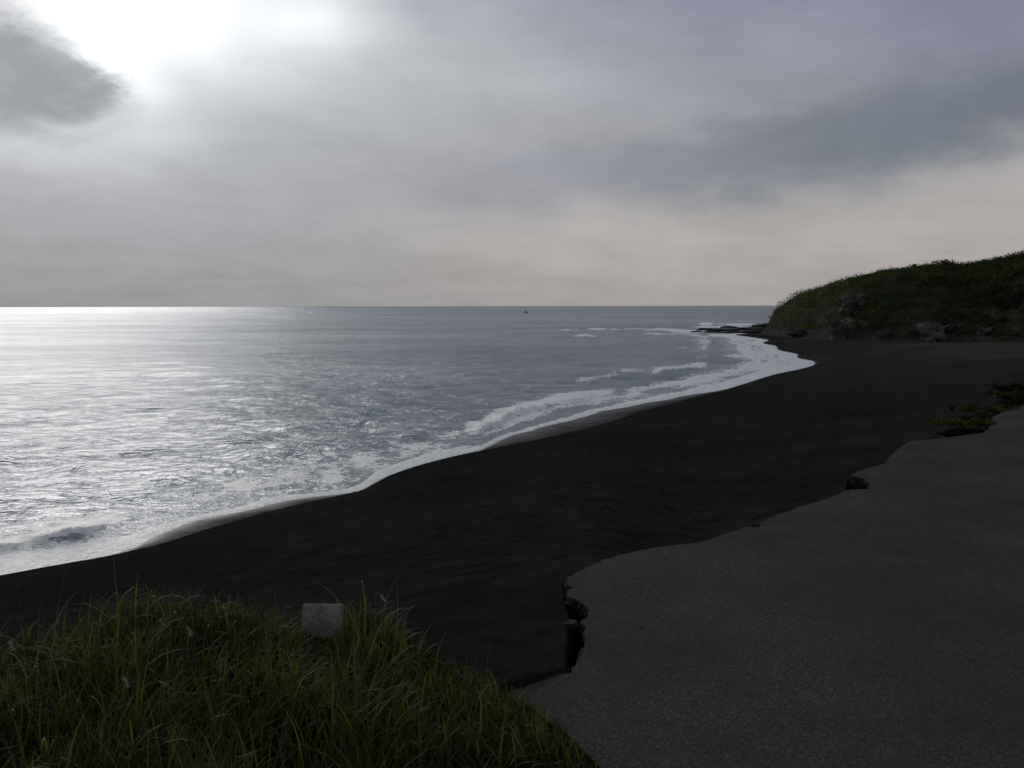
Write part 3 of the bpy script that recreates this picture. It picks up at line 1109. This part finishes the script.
GR = 'dark rocks of the reef off the headland tip'
reef = [(750, 330.3, 5.0, 3.0, 0.95, 'longest dark ledge of rock running seaward from the foot of the headland'),
        (722, 331.0, 4.2, 2.0, 0.75, 'dark flat reef rock at the seaward end of the long ledge'),
        (706, 330.2, 2.4, 1.4, 0.7, 'outermost dark reef rock, alone in white water'),
        (713, 333.0, 2.6, 1.2, 0.55, 'small low rock awash, nearer the beach than the outermost rock'),
        (735, 333.3, 3.6, 1.4, 0.6, 'low black rock in the foam in front of the long ledge'),
        (757, 333.0, 4.2, 1.6, 0.75, 'black rock between the foam and the seaward beach corner'),
        (768, 328.3, 5.0, 3.0, 1.6, 'highest reef rock, against the tip of the headland'),
        (729, 328.0, 2.4, 1.2, 0.6, 'small dark rock on the open sea side of the long ledge'),
        (782, 333.0, 4.4, 2.2, 1.1, 'dark boulder on the sand below the headland tip'),
        (697, 332.3, 1.5, 0.9, 0.45, 'tiny dark rock barely above water, farthest left of the reef')]
for i, (x, y, a, d_, hgt_, lb) in enumerate(reef):
    p = P(x, y, SEA)
    rock('reef_rock', (p[0], p[1], SEA + 0.05), (a, d_ * 1.2, hgt_ * 1.35), i + 1, M_reef, lb, GR, rz=0.1 * (i % 3), floor=-0.5)

GO = 'brown outcrops at the foot of the headland'


def foot(px, inward=2.0):
    a = math.degrees(math.atan((px - 512.0) / F))
    j = int(np.argmin(abs(azh - a)))
    i = int(np.argmax(hd[:, j] > inward))
    return HR[i] * math.sin(math.radians(a)), HR[i] * math.cos(math.radians(a)), hz[i, j]


for i, (x, inw, a, d_, hgt_, lb) in enumerate([
        (845, 1.6, 2.3, 2.4, 2.9, 'tall pale brown rock outcrop at the foot of the headland slope'),
        (856, 5.0, 2.6, 2.4, 2.6, 'brown rock face among scrub above and right of the tall pale outcrop'),
        (935, 1.8, 2.6, 2.4, 2.2, 'reddish brown rock outcrop at the sand, right of the tall pale one'),
        (985, 3.0, 1.0, 1.0, 0.9, 'small pale boulder on the slope near the right edge of the headland'),
        (800, 1.0, 2.4, 1.4, 1.0, 'dark low rock shelf under the seaward slope of the headland')]):
    fx, fy, fz = foot(x, inw)
    rock('rock_outcrop', (fx, fy, fz + hgt_ * 0.15), (a, d_, hgt_), 20 + i, M_out if i < 4 else M_reef, lb, GO, 'outcrop', flat=0.8, floor=-0.8, rough=1.3)

# ------------------------------------------------------------------ road slab
# fine triangulated sheet following the broken edge, with real thickness
from mathutils.geometry import delaunay_2d_cdt
rp = [Vector((p[0], p[1])) for p in road]
nb_ = len(rp)
edges = [(i, (i + 1) % nb_) for i in range(nb_)]
extra = []
for yv in np.arange(1.0, 20, 0.3):
    for xv in np.arange(-1.5, 14, 0.3):
        extra.append((xv + random.uniform(-.1, .1), yv + random.uniform(-.1, .1)))
ex = np.array(extra)
ok = sdist(ex[:, 0], ex[:, 1], road) > 0.08
pts2 = rp + [Vector(tuple(p)) for p in ex[ok]]
rv, re_, rf, *_ = delaunay_2d_cdt(pts2, edges, [list(range(nb_))], 1, 1e-5)
vx = np.array([(p.x, p.y) for p in rv])
rdd = sdist(vx[:, 0], vx[:, 1], road)
und = 0.035 * fbm(vx[:, 0] / 1.6, vx[:, 1] / 1.6, 8, 3) - 0.02 * (1 - sm(rdd, 0, 0.25))
# shallow dip near the edge
dp = P(768, 521, 0)
und -= 0.05 * np.exp(-((vx[:, 0] - dp[0]) / 0.16) ** 2 - ((vx[:, 1] - dp[1]) / 0.10) ** 2)
top = [(p[0], p[1], u) for p, u in zip(vx, und)]
n0 = len(top)
# boundary edges
from collections import Counter
ec = Counter()
for f_ in rf:
    for i in range(len(f_)):
        ec[tuple(sorted((f_[i], f_[(i + 1) % len(f_)])))] += 1
faces = [tuple(f_) for f_ in rf]
n_top = len(faces)
verts = list(top)
bmap = {}
for f_ in rf:
    for i in range(len(f_)):
        a_, c_ = f_[i], f_[(i + 1) % len(f_)]
        if ec[tuple(sorted((a_, c_)))] == 1:
            for q in (a_, c_):
                if q not in bmap:
                    g0 = np.array([top[q][0], top[q][1]])
                    j1, j2 = [random.uniform(-0.02, 0.02) for _ in range(2)]
                    verts.append((g0[0] + j1, g0[1] + j2, top[q][2] - 0.045))
                    verts.append((g0[0] + j2 + .02, g0[1] + j1, top[q][2] - 0.11))
                    bmap[q] = len(verts) - 2
            faces.append((c_, a_, bmap[a_], bmap[c_]))
            faces.append((bmap[c_], bmap[a_], bmap[a_] + 1, bmap[c_] + 1))
o = mesh_obj('asphalt_road', verts, faces, M_asph, smooth=False)
o.data.materials.append(M_soil_shade)  # slab sides coloured near black, shade painted on the asphalt
for k_, p_ in enumerate(o.data.polygons):
    if k_ >= n_top:
        p_.material_index = 1
tag(o, kind='structure')

# broken pieces in the crevice
GC = 'broken chunks of asphalt in the gap beside the road edge'
for i, (x, y, s, lb) in enumerate([
        (572, 619, 0.045, 'dark asphalt chunk wedged halfway along the gap at the broken road edge'),
        (556, 667, 0.03, 'small asphalt chunk on the sand at the near end of the gap'),
        (562, 664, 0.035, 'asphalt chunk tilted against the road edge at the near end of the gap'),
        (568, 598, 0.022, 'smallest asphalt chunk at the far end of the gap by the road corner')]):
    p = P(x, y, -0.03)
    rock('asphalt_chunk', (p[0], p[1], -0.06), (s, s * 1.1, s * 0.7), 40 + i, M_chunk, lb, GC, 'chunk', flat=0.3, floor=-0.7, sub=3)

# loose pale stones on the road
GP = 'pale pebbles lying on the asphalt'
pebs = [(620, 641, 'pale pebble nearest the dark gap on the asphalt'), (627, 633, 'pale pebble behind another pebble near the gap'),
        (641, 628, 'small pebble on the asphalt right of the pair near the gap'), (591, 654, 'pebble at the lip of the road beside the gap'),
        (667, 669, 'lone pale pebble on the asphalt to the right of the gap'), (530, 687, 'pebble on the asphalt next to the foreground grass'),
        (970, 659, 'brownish pebble far right on the open asphalt')]
for i, (x, y, lb) in enumerate(pebs):
    p = P(x, y, 0)
    s = 0.009
    o = rock('pebble', (p[0], p[1], 0.003), (s, s * 0.8, s * 0.6), 60 + i, M_conc if False else M_out, lb, GP, 'pebble', sub=2, floor=-1)

# ------------------------------------------------------------------ concrete marker
import bmesh
bm = bmesh.new()
bmesh.ops.create_cube(bm, size=1.0)
for v in bm.verts:
    v.co = Vector((v.co.x * 0.182, v.co.y * 0.06, v.co.z * 0.85 - 0.425))
bmesh.ops.bevel(bm, geom=bm.edges[:], offset=0.006, segments=2, affect='EDGES')
bmesh.ops.subdivide_edges(bm, edges=bm.edges[:], cuts=5, use_grid_fill=True)
for v in bm.verts:
    n = mnoise.fractal(v.co * 14, 1.0, 2.0, 4)
    v.co += v.co.normalized() * n * 0.003
me = bpy.data.meshes.new('concrete_post')
bm.to_mesh(me)
bm.free()
me.materials.append(M_conc)
o = bpy.data.objects.new('concrete_post', me)
pp = Q(319, 4.45)
o.location = (pp[0], pp[1], CAM_Z - 4.44 * math.tan(PITCH + math.atan((599 - 384) / F)))
o.rotation_euler = (math.radians(-14), math.radians(1.5), math.radians(4))
col.objects.link(o)
tag(o, 'weathered square concrete post poking out behind the foreground grass', 'post')

# ------------------------------------------------------------------ grass
def blades(px, py, pz, L, W, az_b, lean, curve, cols, seg=4):
    """tapered curved blades; arrays of n"""
    n = len(px)
    t = np.linspace(0, 1, seg + 1)
    dx, dy = np.cos(az_b), np.sin(az_b)
    sxn, syn = -dy, dx
    V_ = np.zeros((n, (seg + 1) * 2, 3))
    ang = lean[:, None] + curve[:, None] * t[None, :] ** 1.3
    ds_ = (L / seg)[:, None]
    hor = np.concatenate([np.zeros((n, 1)), np.cumsum(np.sin(ang[:, :-1]) * ds_, 1)], 1)
    ver = np.concatenate([np.zeros((n, 1)), np.cumsum(np.cos(ang[:, :-1]) * ds_, 1)], 1)
    wd = W[:, None] * np.clip(1.15 * (1 - t[None, :] ** 1.6), 0.04, 1)
    cx = px[:, None] + dx[:, None] * hor
    cy = py[:, None] + dy[:, None] * hor
    cz = pz[:, None] + ver
    tw = (rng.random(n) - 0.5)[:, None] * 1.2
    sx2 = sxn[:, None] * np.cos(tw) + dx[:, None] * np.sin(tw)
    sy2 = syn[:, None] * np.cos(tw) + dy[:, None] * np.sin(tw)
    V_[:, 0::2, 0] = cx - sx2 * wd / 2
    V_[:, 0::2, 1] = cy - sy2 * wd / 2
    V_[:, 0::2, 2] = cz
    V_[:, 1::2, 0] = cx + sx2 * wd / 2
    V_[:, 1::2, 1] = cy + sy2 * wd / 2
    V_[:, 1::2, 2] = cz
    base = (np.arange(n) * (seg + 1) * 2)[:, None, None]
    k = np.arange(seg)[None, :, None] * 2
    q = base + k + np.array([0, 1, 3, 2])[None, None, :]
    tone = np.ones((seg + 1) * 2)
    cc_ = cols[:, None, :] * tone[None, :, None]
    cc_ = np.concatenate([cc_, np.ones(cc_.shape[:2] + (1,))], 2)
    return V_.reshape(-1, 3), q.reshape(-1, 4), cc_.reshape(-1, 4)


def merge(parts):
    vs, fs, cs = [], [], []
    o_ = 0
    for v_, f_, c_ in parts:
        vs.append(v_)
        fs.append(f_ + o_)
        cs.append(c_)
        o_ += len(v_)
    return np.concatenate(vs), np.concatenate(fs), np.concatenate(cs)


def scatter(n, xlo, xhi, ylo, yhi):
    x = rng.uniform(xlo, xhi, n)
    y = rng.uniform(ylo, yhi, n)
    bd = sdist(x, y, bank) + 0.34 * fbm(x / 0.28, y / 0.28, 401, 3) - 0.02
    dens = sm(bd, -0.30, 0.04) * np.clip(0.55 + 1.9 * fbm(x / 0.22, y / 0.22, 15, 3) + 0.35 * sm(x, -0.35, 0.0), 0.15, 1)
    k_ = rng.random(n) < dens
    return x[k_], y[k_], bd[k_]


x, y, bd = scatter(100000, -4.6, 0.6, 1.2, 5.0)
zb, _, _ = beach_height(x, y)
pxg, _ = project(x, y, zb)
hdip = 1 - 0.68 * np.exp(-((pxg - 318) / 26) ** 2) * sm(y, 3.75, 3.95)
hmap = hdip * np.interp(pxg, [-300, 0, 60, 130, 200, 270, 318, 360, 385, 405, 450, 500, 600], [0.21, 0.17, 0.22, 0.27, 0.23, 0.20, 0.20, 0.30, 0.28, 0.19, 0.15, 0.15, 0.14])
clump = fbm(x / 0.3, y / 0.3, 25, 3)
L = hmap * (0.75 + 0.9 * (clump + 0.25)) * rng.uniform(0.35, 1.2, len(x)) * (0.75 + 0.25 * sm(bd, 0, 0.4))
W = rng.uniform(0.004, 0.0105, len(x))
azb = rng.uniform(0, 6.283, len(x)) * 0.75 + fbm(x / 0.5, y / 0.5, 35, 2) * 6
lean = np.abs(rng.normal(0.22, 0.25, len(x)))
curve = np.abs(rng.normal(1.15, 0.7, len(x)))
pal = 0.88 * np.array([[0.030, 0.045, 0.010], [0.045, 0.062, 0.012], [0.060, 0.075, 0.014], [0.026, 0.038, 0.012], [0.085, 0.075, 0.025], [0.13, 0.115, 0.065]])
ci = rng.choice(6, len(x), p=[0.30, 0.27, 0.18, 0.16, 0.06, 0.03])
cols_ = pal[ci] * (0.8 + 0.5 * rng.random(len(x)))[:, None] * np.clip(1 + 2.6 * clump + 1.2 * fbm(x / 0.9, y / 0.9, 65, 2), 0.25, 2.2)[:, None]
p1 = blades(x, y, zb - 0.02, L, W, azb, lean, curve, cols_)
# wide arching blades
x, y, bd = scatter(3200, -4.6, 0.3, 1.2, 4.9)
zb, _, _ = beach_height(x, y)
pxg, _ = project(x, y, zb)
hm = np.interp(pxg, [-300, 0, 130, 318, 365, 405, 450, 500, 600], [0.3, 0.26, 0.36, 0.06, 0.40, 0.3, 0.22, 0.17, 0.12])
n = len(x)
p2 = blades(x, y, zb - 0.02, hm * rng.uniform(0.7, 1.1, n), rng.uniform(0.007, 0.012, n), rng.uniform(0, 6.28, n), np.abs(rng.normal(0.1, 0.12, n)), rng.uniform(0.9, 2.4, n),
            (np.array([[0.075, 0.095, 0.024]]) * rng.uniform(0.6, 1.5, (n, 1))), 6)
# thin tall stalks
x, y, bd = scatter(160, -4.4, 0.0, 3.0, 4.9)
zb, _, _ = beach_height(x, y)
pxg, _ = project(x, y, zb)
hm = np.interp(pxg, [-300, 0, 130, 318, 365, 405, 450, 500, 600], [0.4, 0.38, 0.46, 0.08, 0.46, 0.34, 0.28, 0.2, 0.1])
n = len(x)
p3 = blades(x, y, zb, hm * rng.uniform(0.8, 1.12, n), np.full(n, 0.0028), rng.uniform(0, 6.28, n), np.abs(rng.normal(0.05, 0.1, n)), np.abs(rng.normal(0.15, 0.25, n)),
            (np.array([[0.10, 0.095, 0.05]]) * rng.uniform(0.6, 1.5, (n, 1))), 5)
v, f, cc = merge([p1, p2, p3])
o = mesh_obj('foreground_grass', v, f, M_grass, smooth=True, attrs={'col': cc})
tag(o, 'tall unkempt green grass growing on the bank in the foreground', 'grass', kind='stuff')


# dry seed stalks with pale heads that stand out of the grass
def stalk(px, py_tip, dist, hgt_, lean_, label):
    p = Q(px, dist)
    zt = CAM_Z - dist * math.tan(PITCH + math.atan((py_tip - 384) / F))
    root = empty('seed_stalk', (p[0], p[1], zt - hgt_))
    tag(root, label, 'seed stalk', 'dry seed stalks rising from the grass')
    pts = [(lean_ * (k / 5) ** 2, 0, hgt_ * k / 5) for k in range(6)]
    v_, f_ = tube(pts, 0.0022, 0.0012, 5)
    mesh_obj('stem', [tuple(q) for q in v_], f_, M_dry, root)
    tip = Vector(pts[-1])
    rq = np.random.default_rng(int(px))
    cs = np.array([(tip.x + 0.003 * k, 0, tip.z - 0.006 * k) for k in range(5)])
    v_, f_, c_ = leaf_cloud(cs, np.full((5, 3), 0.007), np.full(5, 9), np.full(5, 0.004), np.full((5, 3), 0.24), rq)
    mesh_obj('seed_head', v_, f_, M_grass, root, False, {'col': c_})


M_dry = rock_mat('dry_stem', (0.09, 0.08, 0.05), (0.16, 0.14, 0.10), 30)
stalk(6, 606, 3.7, 0.55, -0.03, 'tall dry stalk at the left edge of the picture')
stalk(175, 611, 3.9, 0.45, 0.02, 'pale headed stalk in the highest part of the grass')
stalk(108, 651, 3.4, 0.35, 0.015, 'short stalk with a pale head low in the grass at left')
stalk(374, 593, 4.3, 0.55, 0.02, 'pale tipped stalk right of the concrete post')
stalk(160, 602, 4.2, 0.5, -0.03, 'slim stalk left of the highest grass tips')

# creeping plants along the far broken edge of the road
def leafy_mat(name, cx, cy, zt, sx_, sy_, sz_, n, label, green, seed):
    p = P(cx, cy, zt)
    root = empty(name, (p[0], p[1], zt))
    tag(root, label, 'plant', 'creeping plants on the broken road edge')
    rq = np.random.default_rng(seed)
    k = 26
    cs = np.stack([rq.uniform(-sx_, sx_, k), rq.uniform(-sy_, sy_, k), rq.uniform(-0.3, 1, k) * sz_], -1)
    ra = np.stack([rq.uniform(.03, .15, k), rq.uniform(.03, .15, k), rq.uniform(.015, .06, k)], -1)
    v_, f_, c_ = leaf_cloud(cs, ra, np.full(k, n // k), np.full(k, 0.022), np.array([green]) * rq.uniform(0.6, 1.4, (k, 1)), rq)
    mesh_obj('leaves', v_, f_, M_leaf, root, False, {'col': c_})
    me = rock_mesh(sx_ * 0.9, sy_ * 0.9, sz_ * 0.5 + 0.1, seed, sub=3, floor=-1)
    me.materials.append(M_soil_shade)
    ob = bpy.data.objects.new('soil_clump', me)
    ob.parent = root
    ob.location = (0, 0, -0.12)
    col.objects.link(ob)
    return root


leafy_mat('creeping_plant', 962, 424, -0.03, 0.38, 0.17, 0.05, 1300, 'yellow green creeper between the dark hollows of the far road edge', (0.056, 0.060, 0.014), 5)
leafy_mat('creeping_plant', 985, 411, -0.04, 0.46, 0.24, 0.06, 1300, 'low green creeper climbing along the road edge behind the yellow green one', (0.040, 0.043, 0.014), 6)
leafy_mat('creeping_plant', 1018, 397, 0.0, 0.45, 0.25, 0.08, 1800, 'dark creeper on the road edge at the right side of the picture', (0.026, 0.030, 0.011), 7)
leafy_mat('creeping_plant', 1010, 388, 0.02, 0.3, 0.2, 0.06, 900, 'small dark plant just beyond the creepers at the right side', (0.012, 0.016, 0.007), 8)

# ------------------------------------------------------------------ far boat
bp_ = P(526, 313.0, SEA)
boat = empty('fishing_boat', (bp_[0], bp_[1], SEA), math.radians(20))
tag(boat, 'tiny dark boat far out on the sea below the horizon', 'boat')
hull = []
L_ = 2.4
secs = [(-1, .75, .9), (-.6, .95, .8), (0, 1.0, .8), (.5, .8, .95), (.85, .4, 1.15), (1.0, .05, 1.3)]
hv, hf = [], []
for s_, w_, t2 in secs:
    hv += [(s_ * L_, -w_, t2), (s_ * L_, -w_ * 0.6, -0.2), (s_ * L_, w_ * 0.6, -0.2), (s_ * L_, w_, t2)]
for i in range(len(secs) - 1):
    for k in range(3):
        a_ = i * 4 + k
        hf.append((a_, a_ + 1, a_ + 5, a_ + 4))
    hf.append((i * 4 + 3, i * 4, i * 4 + 4, i * 4 + 7))
hf += [(0, 3, 2, 1), (20, 21, 22, 23)]
M_boat = rock_mat('hazed_boat_paint', (0.24, 0.24, 0.25), (0.32, 0.32, 0.33), 2)  # grey lightened so the paint itself carries the distance haze
mesh_obj('hull', hv, hf, M_boat, boat, False)
bm = bmesh.new()
bmesh.ops.create_cube(bm, size=1.0)
for v_ in bm.verts:
    v_.co = Vector((v_.co.x * (1.7 if v_.co.z < 0 else 1.4) - .8, v_.co.y * 1.2, v_.co.z * 1.5 + 1.5))
bmesh.ops.bevel(bm, geom=bm.edges[:], offset=0.08, segments=2, affect='EDGES')
me = bpy.data.meshes.new('cabin')
bm.to_mesh(me)
bm.free()
me.materials.append(M_boat)
ob = bpy.data.objects.new('cabin', me)
ob.parent = boat
col.objects.link(ob)
v_, f_ = tube([(0.4, 0, 0.8), (0.4, 0, 4.0)], 0.09, 0.05)
mesh_obj('mast', [tuple(q) for q in v_], f_, M_reef, boat)
